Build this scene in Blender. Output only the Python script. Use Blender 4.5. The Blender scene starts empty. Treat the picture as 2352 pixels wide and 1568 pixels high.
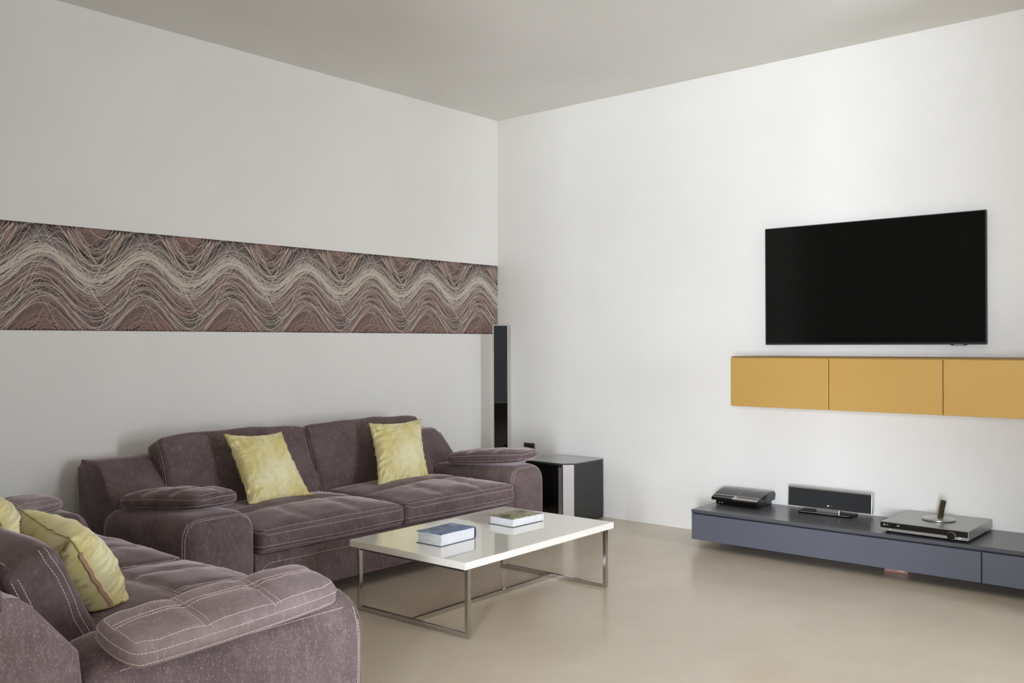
import bpy, bmesh, math, random
from mathutils import Vector, Matrix, noise
from mathutils.bvhtree import BVHTree
PI = math.pi
SC = bpy.context.scene
COL = SC.collection
random.seed(7)

# ------------------------------------------------------------------ materials
def lin(c):
    return tuple(((v/255)/12.92 if v/255 <= .04045 else (((v/255)+.055)/1.055)**2.4) for v in c)

def mat(name, rgb, rough=.5, metal=0., spec=.5, coat=0., coat_rough=.05, sheen=0., sheen_rough=.5, sheen_tint=(1, 1, 1)):
    m = bpy.data.materials.new(name); m.use_nodes = True
    b = m.node_tree.nodes['Principled BSDF']
    b.inputs['Base Color'].default_value = (*lin(rgb), 1)
    b.inputs['Roughness'].default_value = rough
    b.inputs['Metallic'].default_value = metal
    b.inputs['Specular IOR Level'].default_value = spec
    b.inputs['Coat Weight'].default_value = coat
    b.inputs['Coat Roughness'].default_value = coat_rough
    b.inputs['Sheen Weight'].default_value = sheen
    b.inputs['Sheen Roughness'].default_value = sheen_rough
    b.inputs['Sheen Tint'].default_value = (*lin(tuple(255*v for v in sheen_tint)), 1)
    return m

def nodes(m):
    return m.node_tree.nodes, m.node_tree.links, m.node_tree.nodes['Principled BSDF']

def noise_node(m, scale, detail=3, rough=.5, stretch=(1, 1, 1), coord='Object'):
    n, l, b = nodes(m)
    tc = n.new('ShaderNodeTexCoord'); mp = n.new('ShaderNodeMapping')
    mp.inputs['Scale'].default_value = stretch
    l.new(tc.outputs[coord], mp.inputs['Vector'])
    t = n.new('ShaderNodeTexNoise'); t.inputs['Scale'].default_value = scale
    t.inputs['Detail'].default_value = detail; t.inputs['Roughness'].default_value = rough
    l.new(mp.outputs['Vector'], t.inputs['Vector'])
    return t.outputs['Fac']

def ramp(m, fac, stops):
    n, l, b = nodes(m)
    r = n.new('ShaderNodeValToRGB'); e = r.color_ramp.elements
    while len(e) < len(stops): e.new(.5)
    for k, (p, c) in enumerate(stops):
        e[k].position = p; e[k].color = (*lin(c), 1)
    l.new(fac, r.inputs['Fac'])
    return r.outputs['Color']

def mix(m, fac, a, c, mode='MIX'):
    n, l, b = nodes(m)
    x = n.new('ShaderNodeMix'); x.data_type = 'RGBA'; x.blend_type = mode
    if isinstance(fac, (int, float)): x.inputs[0].default_value = fac
    else: l.new(fac, x.inputs[0])
    for s, v in ((6, a), (7, c)):
        if isinstance(v, tuple): x.inputs[s].default_value = (*lin(v), 1)
        else: l.new(v, x.inputs[s])
    return x.outputs[2]

def maprange(m, fac, a, b_, c=0., d=1.):
    n, l, b = nodes(m)
    x = n.new('ShaderNodeMapRange'); x.inputs[1].default_value = a; x.inputs[2].default_value = b_
    x.inputs[3].default_value = c; x.inputs[4].default_value = d
    l.new(fac, x.inputs[0]); return x.outputs[0]

def bump(m, fac, strength, dist):
    n, l, b = nodes(m)
    x = n.new('ShaderNodeBump'); x.inputs['Strength'].default_value = strength; x.inputs['Distance'].default_value = dist
    l.new(fac, x.inputs['Height']); l.new(x.outputs['Normal'], b.inputs['Normal'])

def setcol(m, out):
    n, l, b = nodes(m); l.new(out, b.inputs['Base Color'])

def setin(m, name, out):
    n, l, b = nodes(m); l.new(out, b.inputs[name])

M = {}
def wall_paint(name, rgb):
    m = mat(name, rgb, .85, spec=.25)
    f = noise_node(m, 1.1, 4, .55)
    setcol(m, mix(m, maprange(m, f, .3, .7, 0, 1), tuple(v-3 for v in rgb), tuple(min(255, v+3) for v in rgb)))
    bump(m, noise_node(m, 60, 3), .04, .004)
    return m
M['wall'] = wall_paint('white_wall_paint', (240, 239, 235))
M['ceiling'] = wall_paint('ceiling_paint', (230, 228, 222))
m = M['floor'] = mat('polished_screed', (176, 167, 154), .24, spec=.45)
f = noise_node(m, .9, 6, .6); g = noise_node(m, 5, 5, .65)
c = mix(m, maprange(m, f, .3, .7), (199, 187, 168), (215, 203, 185))
c = mix(m, maprange(m, g, .35, .75, 0, .4), c, (196, 182, 162))
setcol(m, c)

def suede(name, dark, light, fleck, fleck_amt):
    m = mat(name, dark, .9, spec=.15, sheen=1., sheen_rough=.3, sheen_tint=(.95, .88, .90))
    a = noise_node(m, 7, 4, .6); b2 = noise_node(m, 60, 3, .6, (1, 1, .45)); s = noise_node(m, 190, 2, .6)
    c = mix(m, maprange(m, a, .35, .68), dark, light)
    c = mix(m, maprange(m, b2, .5, .72, 0, .55), c, tuple(min(255, v+22) for v in light))
    c = mix(m, maprange(m, s, .58, .72, 0, fleck_amt), c, fleck)
    setcol(m, c); bump(m, s, .25, .003)
    return m
M['suede'] = suede('plum_suede', (98, 84, 84), (116, 100, 100), (156, 138, 140), .3)
M['suede_lit'] = suede('plum_suede_lit_pale', (136, 121, 122), (158, 142, 143), (194, 178, 180), .3)  # paler copy of the suede: light caught on the arm pads, put into the colour
M['suede_heather'] = suede('plum_heather_suede', (110, 96, 97), (131, 114, 116), (200, 182, 185), .7)
M['thread'] = mat('stitch_thread', (224, 206, 206), .7)
M['black_foot'] = mat('sofa_foot_plastic', (25, 24, 24), .6)

def velvet(name):
    m = mat(name, (210, 198, 138), .40, metal=.0, spec=.7, sheen=.7, sheen_rough=.3, sheen_tint=(1, .97, .80))
    a = noise_node(m, 5, 3, .5, (1, 1, .6)); s = noise_node(m, 42, 3, .65)
    c = mix(m, maprange(m, a, .34, .62), (226, 210, 134), (248, 241, 196))
    c = mix(m, maprange(m, s, .56, .72, 0, .3), c, (190, 164, 82))
    setcol(m, c); setin(m, 'Roughness', maprange(m, a, .3, .7, .46, .36)); bump(m, s, .25, .004)
    return m
M['velvet'] = velvet('lime_gold_velvet')
M['piping'] = mat('velvet_piping', (196, 180, 104), .5, sheen=.4)
M['zip'] = mat('pink_zip_tape', (196, 160, 132), .6)

M['lacquer'] = mat('cream_gloss_lacquer', (252, 249, 240), .08, spec=.6, coat=.8, coat_rough=.02)
M['chrome'] = mat('brushed_chrome', (200, 198, 195), .11, metal=1.)
M['chrome_dark'] = mat('chrome_underframe', (150, 148, 145), .22, metal=1.)
M['gold'] = mat('gold_lacquer', (210, 168, 96), .36, metal=.3, spec=.5)
setcol(M['gold'], ramp(M['gold'], noise_node(M['gold'], .9, 2), [(.3, (208, 166, 92)), (.7, (216, 176, 102))]))
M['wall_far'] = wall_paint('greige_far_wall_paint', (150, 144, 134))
M['gold_dark'] = mat('gold_carcass', (126, 92, 40), .5)
M['slate'] = mat('slate_blue_lacquer', (92, 95, 106), .36, spec=.5)
M['slate_top'] = mat('slate_satin_top', (84, 86, 92), .27, spec=.55)
M['slate_dark'] = mat('slate_carcass', (40, 41, 46), .6)
M['screen'] = mat('tv_screen_glass', (9, 9, 8), .13, spec=.4)
M['bezel'] = mat('tv_bezel', (52, 52, 52), .35, metal=.4)
M['tv_back'] = mat('tv_back_shell', (22, 22, 22), .6)
M['gloss_black'] = mat('piano_black', (12, 12, 11), .06, spec=.5)
M['ps_black'] = mat('smoked_gloss_black', (20, 19, 17), .14, spec=.6)
M['ps_chrome'] = mat('console_chrome', (205, 202, 200), .22, metal=1.)
M['ps_silver'] = mat('console_silver_band', (172, 166, 162), .28, metal=.7)
M['grille'] = mat('black_grille_cloth', (38, 39, 40), .85)
bump(M['grille'], noise_node(M['grille'], 400, 2), .3, .001)
M['silver'] = mat('satin_silver', (190, 190, 188), .3, metal=.8)
M['white_edge'] = mat('pearl_edge', (214, 212, 206), .35)
M['dvd_top'] = mat('brushed_aluminium', (172, 173, 172), .36, metal=.75)
bump(M['dvd_top'], noise_node(M['dvd_top'], 30, 3, .5, (1, 12, 1)), .05, .001)
M['sub_black'] = mat('subwoofer_black', (44, 44, 43), .5)
M['sub_top'] = mat('subwoofer_gloss_top', (70, 69, 64), .1, spec=.6, coat=.5)
M['sub_chamfer'] = mat('brushed_silver_panel', (222, 214, 216), .3, metal=.55)
bump(M['sub_chamfer'], noise_node(M['sub_chamfer'], 9, 3), .12, .01)
M['white_print'] = mat('white_print', (225, 225, 225), .5)
M['grey_print'] = mat('grey_print', (150, 152, 155), .5)
M['socket'] = mat('brown_socket_plate', (66, 54, 50), .45)
M['paper'] = mat('page_block', (226, 228, 232), .85)
f = noise_node(M['paper'], 26, 2, .5, (1, 1, 22)); setcol(M['paper'], ramp(M['paper'], f, [(.3, (204, 207, 213)), (.7, (236, 238, 240))]))
m = M['blue_cover'] = mat('blue_book_cover', (78, 98, 132), .3, spec=.5)
f = noise_node(m, 14, 4, .6, (1.6, .7, 1)); setcol(m, ramp(m, f, [(.35, (62, 74, 108)), (.5, (72, 98, 146)), (.6, (92, 134, 182)), (.7, (156, 186, 208))]))
M['navy'] = mat('navy_book_cover', (50, 62, 96), .4)
m = M['garden_cover'] = mat('garden_photo_cover', (120, 120, 80), .3, spec=.5)
f = noise_node(m, 95, 3, .75); g2 = noise_node(m, 7, 2, .5)
c1 = ramp(m, f, [(.34, (44, 54, 30)), (.45, (118, 114, 78)), (.53, (176, 164, 126)), (.62, (240, 236, 206))])
c2 = ramp(m, f, [(.36, (30, 38, 26)), (.55, (62, 76, 44)), (.7, (140, 140, 92))])
setcol(m, mix(m, maprange(m, g2, .34, .46), c2, c1))
M['white_cover'] = mat('white_book_cover', (232, 232, 226), .45)
M['dark_cover'] = mat('dark_book_back', (60, 54, 52), .5)
M['red'] = mat('faded_red_plastic', (176, 128, 122), .3)
M['red_pale'] = mat('pale_label', (205, 184, 170), .5)
M['brown_glass'] = mat('dark_bronze_panel', (58, 50, 30), .25, spec=.5)
M['win_frame'] = mat('white_window_frame', (225, 225, 222), .5)

# ------------------------------------------------------------------ object helpers
def obj(name, bm, m, parent=None, smooth=False):
    me = bpy.data.meshes.new(name)
    bmesh.ops.recalc_face_normals(bm, faces=bm.faces[:])
    bm.to_mesh(me); bm.free()
    for mm in (m if isinstance(m, (list, tuple)) else [m]): me.materials.append(mm)
    if smooth:
        for p in me.polygons: p.use_smooth = True
    o = bpy.data.objects.new(name, me); COL.objects.link(o)
    if parent: o.parent = parent
    return o

def thing(name, label, cat, loc=(0, 0, 0), rz=0., group=None):
    o = bpy.data.objects.new(name, None); COL.objects.link(o)
    o.empty_display_size = .1
    o.location = loc; o.rotation_euler = (0, 0, rz)
    o['label'] = label; o['category'] = cat
    if group: o['group'] = group
    return o

def tag(o, label, cat, group=None):
    o['label'] = label; o['category'] = cat
    if group: o['group'] = group
    return o

def struct(name, bm, m):
    o = obj(name, bm, m); o['kind'] = 'structure'; return o

def add_box(bm, x0, x1, y0, y1, z0, z1, bev=0., seg=2, mi=0):
    r = bmesh.ops.create_cube(bm, size=1)
    vs = r['verts']
    for v in vs:
        v.co = Vector((x0+(x1-x0)*(v.co.x+.5), y0+(y1-y0)*(v.co.y+.5), z0+(z1-z0)*(v.co.z+.5)))
    fs = set(f for v in vs for f in v.link_faces)
    for f in fs: f.material_index = mi
    if bev > 0:
        es = list(set(e for v in vs for e in v.link_edges))
        rr = bmesh.ops.bevel(bm, geom=es, offset=bev, segments=seg, affect='EDGES', profile=.5)
        for f in rr['faces']: f.material_index = mi
    return vs

def box(name, x0, x1, y0, y1, z0, z1, m, parent=None, bev=0., seg=2, smooth=False):
    bm = bmesh.new(); add_box(bm, x0, x1, y0, y1, z0, z1, bev, seg)
    return obj(name, bm, m, parent, smooth)

def add_prism(bm, pts, d, base, axis_u, axis_v, axis_w):
    """pts: 2D outline in (u,v); extruded by d along w from base."""
    u, v, w = Vector(axis_u), Vector(axis_v), Vector(axis_w)
    a = [bm.verts.new(Vector(base)+u*p[0]+v*p[1]) for p in pts]
    b = [bm.verts.new(Vector(base)+u*p[0]+v*p[1]+w*d) for p in pts]
    n = len(pts)
    fa = bm.faces.new(a); fb = bm.faces.new(b[::-1])
    sides = [bm.faces.new((a[k], b[k], b[(k+1) % n], a[(k+1) % n])) for k in range(n)]
    return fa, fb, sides

def prism(name, pts, d, base, au, av, aw, m, parent=None, bev=0., smooth=False):
    bm = bmesh.new(); fa, fb, s = add_prism(bm, pts, d, base, au, av, aw)
    if bev:
        es = list(set(list(fa.edges)+list(fb.edges)))
        bmesh.ops.bevel(bm, geom=es, offset=bev, segments=3, affect='EDGES', profile=.5)
    return obj(name, bm, m, parent, smooth)

def lathe(bm, prof, n=48, c=(0, 0, 0)):
    rings = []
    for r, z in prof:
        if r < 1e-6: rings.append([bm.verts.new((c[0], c[1], c[2]+z))])
        else: rings.append([bm.verts.new((c[0]+r*math.cos(2*PI*k/n), c[1]+r*math.sin(2*PI*k/n), c[2]+z)) for k in range(n)])
    for a, b in zip(rings, rings[1:]):
        for k in range(n):
            k2 = (k+1) % n
            if len(a) == 1 and len(b) == 1: continue
            if len(a) == 1: bm.faces.new((a[0], b[k], b[k2]))
            elif len(b) == 1: bm.faces.new((a[k], b[0], a[k2]))
            else: bm.faces.new((a[k], b[k], b[k2], a[k2]))

def auto_smooth(o, ang=35):
    for p in o.data.polygons: p.use_smooth = True
    o.data.set_sharp_from_angle(angle=math.radians(ang))
    return o

def lettering(name, text, size, loc, rot, m, parent, depth=.0004):
    cu = bpy.data.curves.new(name, 'FONT'); cu.body = text; cu.size = size; cu.extrude = depth
    cu.align_x = 'CENTER'; cu.align_y = 'CENTER'
    o = bpy.data.objects.new(name, cu); COL.objects.link(o)
    me = bpy.data.meshes.new_from_object(o); bpy.data.objects.remove(o)
    o = bpy.data.objects.new(name, me); COL.objects.link(o)
    if not me.materials: me.materials.append(m)
    else: me.materials[0] = m
    o.location = loc; o.rotation_euler = rot; o.parent = parent
    return o

# soft box: lattice on the surface of a box, rounded by (rx,ry,rz), then deformed
def soft_box_bm(hx, hy, hz, r, n, deform=None, r_low=None):
    """half sizes, radii (rx,ry,rz), inner segments (nx,ny,nz); r_low: vertical radius of the lower edges."""
    rl = r[2] if r_low is None else r_low
    def axis(h, ra, rb, k):
        a = [-h+ra*t for t in (0, .3, .62)]
        lo, hi = -h+ra, h-rb
        a += [lo+(hi-lo)*t/k for t in range(k+1)]
        a += [h-rb*t for t in (.62, .3, 0)]
        return a
    X, Y, Z = axis(hx, r[0], r[0], n[0]), axis(hy, r[1], r[1], n[1]), axis(hz, rl, r[2], n[2])
    bm = bmesh.new(); V = {}
    nx, ny, nz = len(X)-1, len(Y)-1, len(Z)-1
    def vert(i, j, k):
        key = (i, j, k)
        if key in V: return V[key]
        p = Vector((X[i], Y[j], Z[k]))
        q = Vector((max(-hx+r[0], min(hx-r[0], p.x)), max(-hy+r[1], min(hy-r[1], p.y)), max(-hz+rl, min(hz-r[2], p.z))))
        rz = r[2] if p.z >= q.z else rl
        d = Vector(((p.x-q.x)/r[0], (p.y-q.y)/r[1], (p.z-q.z)/max(rz, 1e-6)))
        if d.length > 1e-9:
            d.normalize(); p = q+Vector((d.x*r[0], d.y*r[1], d.z*rz))
        if deform: p = deform(p)
        V[key] = bm.verts.new(p); return V[key]
    for i in range(nx):
        for j in range(ny):
            for k in (0, nz): bm.faces.new((vert(i, j, k), vert(i+1, j, k), vert(i+1, j+1, k), vert(i, j+1, k)))
    for i in range(nx):
        for k in range(nz):
            for j in (0, ny): bm.faces.new((vert(i, j, k), vert(i+1, j, k), vert(i+1, j, k+1), vert(i, j, k+1)))
    for j in range(ny):
        for k in range(nz):
            for i in (0, nx): bm.faces.new((vert(i, j, k), vert(i, j+1, k), vert(i, j+1, k+1), vert(i, j, k+1)))
    bmesh.ops.recalc_face_normals(bm, faces=bm.faces[:])
    return bm

def resample(poly, step):
    out = []
    for a, b in zip(poly, poly[1:]):
        a, b = Vector(a), Vector(b); k = max(1, int((b-a).length/step))
        out += [a.lerp(b, t/k) for t in range(k)]
    out.append(Vector(poly[-1])); return out

def stitch(name, bm_src, polys, parent, r=.0017, period=.011, m=None, far=.05):
    """one running thread that dips under the cloth between stitches and between seams, laid on the surface bm_src"""
    tree = BVHTree.FromBMesh(bm_src)
    step = period/4
    P, N = [], []
    for poly in polys:
        pts = resample(poly, step); seam = []
        for k, p in enumerate(pts):
            loc, nor, idx, dist = tree.find_nearest(p)
            if loc is None or dist > far: continue
            off = r*.35 if (k % 4) != 3 else -r*1.3
            seam.append((loc+nor*off, nor))
        if not seam: continue
        if P:
            P += [P[-1]-N[-1]*.012, seam[0][0]-seam[0][1]*.012]; N += [N[-1], seam[0][1]]
        P += [s[0] for s in seam]; N += [s[1] for s in seam]
    bm = bmesh.new(); prev = None; n = len(P)
    for k in range(n):
        t = (P[min(n-1, k+1)]-P[max(0, k-1)])
        if t.length < 1e-7: t = Vector((1, 0, 0))
        t.normalize(); s = N[k].cross(t)
        if s.length < 1e-5: s = t.orthogonal()
        s.normalize(); u = t.cross(s)
        ring = [bm.verts.new(P[k]+s*(r*a)+u*(r*b)) for a, b in ((1, 0), (0, 1), (-1, 0), (0, -1))]
        if prev:
            for q in range(4): bm.faces.new((prev[q], prev[(q+1) % 4], ring[(q+1) % 4], ring[q]))
        prev = ring
    return obj(name, bm, m or M['thread'], parent, True)

def fbm(p, s, seed=0.):
    return noise.noise(Vector((p[0]*s+seed, p[1]*s-seed*1.7, p[2]*s+seed*.6)))

# ------------------------------------------------------------------ room
RX, RY, H = -10.4, -7.6, 3.252
struct('floor', (lambda b: (add_box(b, RX-.2, .2, RY-.2, .2, -.15, 0), b)[1])(bmesh.new()), M['floor'])
struct('ceiling', (lambda b: (add_box(b, RX-.2, .2, RY-.2, .2, H, H+.2), b)[1])(bmesh.new()), M['ceiling'])
struct('wall_left', (lambda b: (add_box(b, RX-.2, .2, 0, .2, 0, H), b)[1])(bmesh.new()), M['wall'])
struct('wall_right', (lambda b: (add_box(b, 0, .2, RY-.2, 0, 0, H), b)[1])(bmesh.new()), M['wall'])

def holed_wall(name, horiz, fixed0, fixed1, a0, a1, holes):
    """a wall along x (horiz) or y with rectangular openings (s0,s1,z0,z1)"""
    bm = bmesh.new()
    def seg(s0, s1, z0, z1):
        if s1-s0 < 1e-4 or z1-z0 < 1e-4: return
        if horiz: add_box(bm, s0, s1, fixed0, fixed1, z0, z1)
        else: add_box(bm, fixed0, fixed1, s0, s1, z0, z1)
    s = a0
    for h0, h1, z0, z1 in holes:
        seg(s, h0, 0, H); seg(h0, h1, 0, z0); seg(h0, h1, z1, H); s = h1
    seg(s, a1, 0, H)
    return struct(name, bm, M['wall_far'])
WIN_NEAR = [(-4.4, -3.5, .04, 2.6), (-3.4, -2.5, .04, 2.6), (-2.4, -1.5, .04, 2.6), (-1.4, -.5, .04, 2.6)]
WIN_REAR = [(-7.5, -6.5, .04, 2.6), (-6.4, -5.2, .04, 2.6)]
holed_wall('wall_near', True, RY-.2, RY, RX-.2, .2, WIN_NEAR)
holed_wall('wall_rear', False, RX-.2, RX, RY, 0, WIN_REAR)
def window(name, horiz, f, hole, panes):
    s0, s1, z0, z1 = hole; bm = bmesh.new()
    def b(a, c, za, zb):
        if horiz: add_box(bm, a, c, f-.05, f+.05, za, zb)
        else: add_box(bm, f-.05, f+.05, a, c, za, zb)
    b(s0, s1, z0, z0+.06); b(s0, s1, z1-.06, z1)
    for k in range(panes+1):
        x = s0+(s1-s0)*k/panes; b(max(s0, x-.04), min(s1, x+.04), z0+.06, z1-.06)
    return struct(name, bm, M['win_frame'])
struct('blocker_return_wall', (lambda b: (add_box(b, -1.0, 0, -4.95, -4.80, 0, H), b)[1])(bmesh.new()), M['wall'])  # unseen wall, added to keep window light off the right wall
struct('blocker_partition', (lambda b: (add_box(b, -6.6, -6.4, -4.3, 0, 0, H), add_box(b, -6.6, -6.4, RY, -5.75, 0, H), add_box(b, -6.6, -6.4, -5.75, -4.3, 2.75, H), b)[-1])(bmesh.new()), M['wall_far'])  # unseen partition and doorway, added to shade the left wall and narrow rear light
for k, h in enumerate(WIN_NEAR): window('window_%d' % (k+1), True, RY-.1, h, 1)
for k, h in enumerate(WIN_REAR): window('window_%d' % (k+1+len(WIN_NEAR)), False, RX-.1, h, 1)

# ------------------------------------------------------------------ wallpaper band
def wallpaper():
    z0, z1, x0, x1 = 1.430, 2.012, -5.2, -.004
    root = thing('wallpaper_border', 'wallpaper border of rose, cream and grey waves across the white wall', 'wallpaper', (0, 0, 0))
    bm = bmesh.new(); add_box(bm, x0, x1, -.0015, -.0004, z0, z1)
    base = mat('plum_paper', (58, 49, 50), .8)
    obj('backing_paper', bm, base, root)
    cols = [((212, 201, 186), 0), ((160, 149, 142), 1), ((160, 126, 116), 2), ((120, 102, 95), 3), ((128, 122, 122), 4), ((84, 70, 68), 5), ((126, 98, 91), 6)]
    ms = [mat('thread_ink_%s' % n, c, .75) for (c, _), n in zip(cols, ('cream', 'grey', 'rose', 'taupe', 'slate', 'plum', 'dusk'))]
    bm = bmesh.new(); k0 = 2*PI/.5855; XC = -.239; rnd = random.Random(11); idx = [0]
    L = []
    def add(n, mi, c, A, ph, w):
        for _ in range(n): L.append((mi, c(), A(), ph(), rnd.uniform(*w)))
    U, N = rnd.uniform, rnd.gauss
    fine, mid, wide = (.0018, .0028), (.0026, .0040), (.010, .022)
    add(11, 6, lambda: N(1.50, .05), lambda: N(.10, .01), lambda: N(.1, .12), wide)
    add(9, 6, lambda: N(2.06, .06), lambda: N(.13, .02), lambda: N(.2, .2), wide)
    add(10, 5, lambda: U(1.42, 2.02), lambda: N(.09, .01), lambda: N(0, .12), wide)
    add(84, 3, lambda: U(1.3, 2.14), lambda: N(.088, .014), lambda: N(0, .18), mid)
    add(30, 2, lambda: U(1.93, 2.2), lambda: N(.125, .025), lambda: N(.1, .2), mid)
    add(30, 2, lambda: U(1.3, 1.57), lambda: N(.10, .015), lambda: N(.0, .18), mid)
    add(14, 2, lambda: U(1.31, 1.40), lambda: N(.10, .015), lambda: N(.0, .18), mid)
    add(10, 3, lambda: U(1.31, 1.42), lambda: N(.10, .015), lambda: N(.0, .18), mid)
    add(20, 2, lambda: N(1.68, .03), lambda: N(.095, .02), lambda: N(.1, .28), mid)
    add(34, 3, lambda: U(1.40, 2.08), lambda: U(.13, .25), lambda: rnd.choice((-.95, .95, .55))+N(0, .10), fine)
    add(30, 1, lambda: U(1.40, 2.08), lambda: U(.13, .24), lambda: rnd.choice((-.95, .95))+N(0, .10), fine)
    add(8, 0, lambda: U(1.45, 2.05), lambda: U(.14, .22), lambda: rnd.choice((-.9, .9))+N(0, .06), fine)
    add(44, 4, lambda: U(1.50, 2.0), lambda: N(.086, .014), lambda: N(0, .18), fine)
    add(40, 1, lambda: U(1.66, 1.92), lambda: N(.088, .014), lambda: N(0, .17), fine)
    add(40, 0, lambda: N(1.775, .042), lambda: N(.086, .013), lambda: N(0, .13), fine)
    add(12, 0, lambda: U(1.48, 1.66), lambda: N(.105, .01), lambda: N(0, .15), fine)
    add(10, 0, lambda: U(1.88, 2.1), lambda: U(.12, .18), lambda: N(0, .25), fine)
    rnd.shuffle(L); L.sort(key=lambda t: -5*(t[4] > .009)+(t[0] == 0)+rnd.random()*1.4)
    L = [t for t in L if not (t[0] in (1, 3, 4) and t[2] < .125 and (1.89 < t[1] < 1.96 or 1.57 < t[1] < 1.65) and rnd.random() < .75)]
    n = 240
    for mi, c, A, ph, w in L:
        wob = rnd.uniform(0, 6.28); dep = -.0017-.0000022*idx[0]; idx[0] += 1
        prev = None
        for q in range(n+1):
            x = x0+(x1-x0)*q/n
            a = k0*(x-XC)+ph+.12*math.sin(k0*.5*0+wob)
            z = c+A*math.cos(a)
            sl = -A*k0*math.sin(a); ww = w*.5*math.sqrt(1+sl*sl)
            za, zb = max(z0, min(z1, z-ww)), max(z0, min(z1, z+ww))
            cur = (bm.verts.new((x, dep, za)), bm.verts.new((x, dep, zb))) if zb-za > 1e-6 else None
            if prev and cur:
                f = bm.faces.new((prev[0], cur[0], cur[1], prev[1])); f.material_index = mi
            prev = cur
    loose = [v for v in bm.verts if not v.link_faces]
    bmesh.ops.delete(bm, geom=loose, context='VERTS')
    o = obj('printed_waves', bm, ms, root)  # the wave pattern printed on the wallpaper border
    o['kind'] = 'stuff'
wallpaper()

# ------------------------------------------------------------------ sofas
def sofa(name, label, loc, rz, W, D, arm_len, arm_ws=(.36, .36), arm_top=.53, base_z=.075, seats=2, seat_depth=.80, back_top=.72, back_slope=((.22, .715), (.42, .52)), pad_spec=(), near_heather=False, cushion_span=None, arm_r=(.085, .11, .10), back_lines=False, lateral=False, side_line=False, thr=.0011, arm_fall=.05, cush=(.745, .245), inset=.05, pad_mat=None):
    root = thing(name, label, 'sofa', loc, rz)
    awl, awr = arm_ws
    fab = M['suede']; fab_side = M['suede_heather'] if near_heather else M['suede']
    F = -D                                                   # local y of the front face
    # back frame: side profile extruded along x
    (s0y, s0z), (s1y, s1z) = back_slope
    prof = [(-.10, base_z), (-.02, .42), (0, .60)]
    for k in range(6):
        a = PI*.5*k/5; prof.append((-.045+.045*math.cos(a), back_top-.045+.045*math.sin(a)))
    prof += [(-s0y+.05, back_top+.002), (-s0y+.015, back_top-.008), (-s0y-.02, s0z-.03), (-s1y, s1z), (-s1y-.02, .30), (-s1y-.02, base_z)]
    bmk = bmesh.new()
    fa, fb, s = add_prism(bmk, prof, W-2*inset, (inset, 0, 0), (0, 1, 0), (0, 0, 1), (1, 0, 0))
    bmesh.ops.bevel(bmk, geom=list(set(list(fa.edges)+list(fb.edges))), offset=.03, segments=3, affect='EDGES', profile=.5)
    bmesh.ops.recalc_face_normals(bmk, faces=bmk.faces[:])
    lines = []
    for xa, xb in ((.05, W-.05),):
        for e in (.0, .022):
            lines.append([(xa-.02+e, -s0y+.05, back_top-.02), (xa-.02+e, -.10, back_top), (xa+.0+e, -.07-e*.3, back_top), (xb-e, -.07-e*.3, back_top), (xb+.02-e, -.10, back_top), (xb+.02-e, -s0y+.05, back_top-.02)])
    bsrc = bmk.copy()
    bo = obj('back_frame', bmk, fab_side, root); auto_smooth(bo, 50)
    if back_lines: stitch('stitching', bsrc, lines, bo, thr)
    bsrc.free()
    # arms
    for side in (0, 1):
        arm_w = arm_ws[side]; xc = arm_w/2 if side == 0 else W-arm_w/2
        hz = (arm_top-base_z)/2; hy = arm_len/2
        cy = F+hy; cz = base_z+hz
        def dfm(p, xc=xc, cy=cy, cz=cz, hz=hz, hy=hy):
            q = p.copy()
            t = (q.z+hz)/(2*hz)
            q.x *= 1+.035*math.sin(PI*min(1, max(0, t)))     # soft belly
            q.z += .006*fbm(q, 5, xc)
            q.z -= t*arm_fall*max(0, (q.y+hy-.15)/(2*hy))
            return Vector((q.x+xc, q.y+cy, q.z+cz))
        ba = soft_box_bm(arm_w/2, hy, hz, (arm_r if side == 0 else (.085, .11, .10)), (5, 10, 6), dfm, .012)
        lines = []
        for e in (-.011, .011):
            # around the front face
            yy = F+.035+e
            pts = [(xc-arm_w/2-.01, yy, base_z+.02), (xc-arm_w/2-.01, yy, arm_top-.10)]
            for k in range(7):
                a = PI-PI/2*k/6; pts.append((xc-arm_w/2+.085+.095*math.cos(a), yy, arm_top-.10+.11*math.sin(a)))
            for k in range(7):
                a = PI/2-PI/2*k/6; pts.append((xc+arm_w/2-.085+.095*math.cos(a), yy, arm_top-.10+.11*math.sin(a)))
            pts.append((xc+arm_w/2+.01, yy, base_z+.02))
            lines.append(pts)
        # along the upper edge of both sides and down the rear corner
        for sx in ((-1,) if side_line and side == 0 else ()):
            xs = xc+sx*(arm_w/2)
            lines.append([(xs, F+.12, arm_top-.055), (xs, F+arm_len-.12, arm_top-.055)])
        src = ba.copy()
        ao = obj('arm', ba, fab_side if side == 0 else fab, root, True)
        stitch('stitching', src, lines, ao, thr); src.free()
    # base under the seats
    ix0, ix1 = awl-.01, W-awr+.01
    seat_bot = .30
    bb = soft_box_bm((ix1-ix0)/2, (D-.30)/2, (seat_bot-base_z)/2, (.012, .02, .015), (8, 6, 4), lambda p: Vector((p.x+(ix0+ix1)/2, p.y+(F+.025)+(D-.30)/2, p.z+(seat_bot+base_z)/2)))
    src = bb.copy(); bo2 = obj('seat_base', bb, fab, root, True)
    yl = F+.025; a0, a1 = ix0+.035, ix1-.035
    stitch('stitching', src, [[(a0, yl, base_z+.02), (a0, yl, seat_bot-.10), (a0+.015, yl, seat_bot-.065), (a0+.05, yl, seat_bot-.05), (a1-.05, yl, seat_bot-.05), (a1-.015, yl, seat_bot-.065), (a1, yl, seat_bot-.10), (a1, yl, base_z+.02)]], bo2, thr)
    src.free()
    # seat cushions
    sw = (W-awl-awr)/seats
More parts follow.
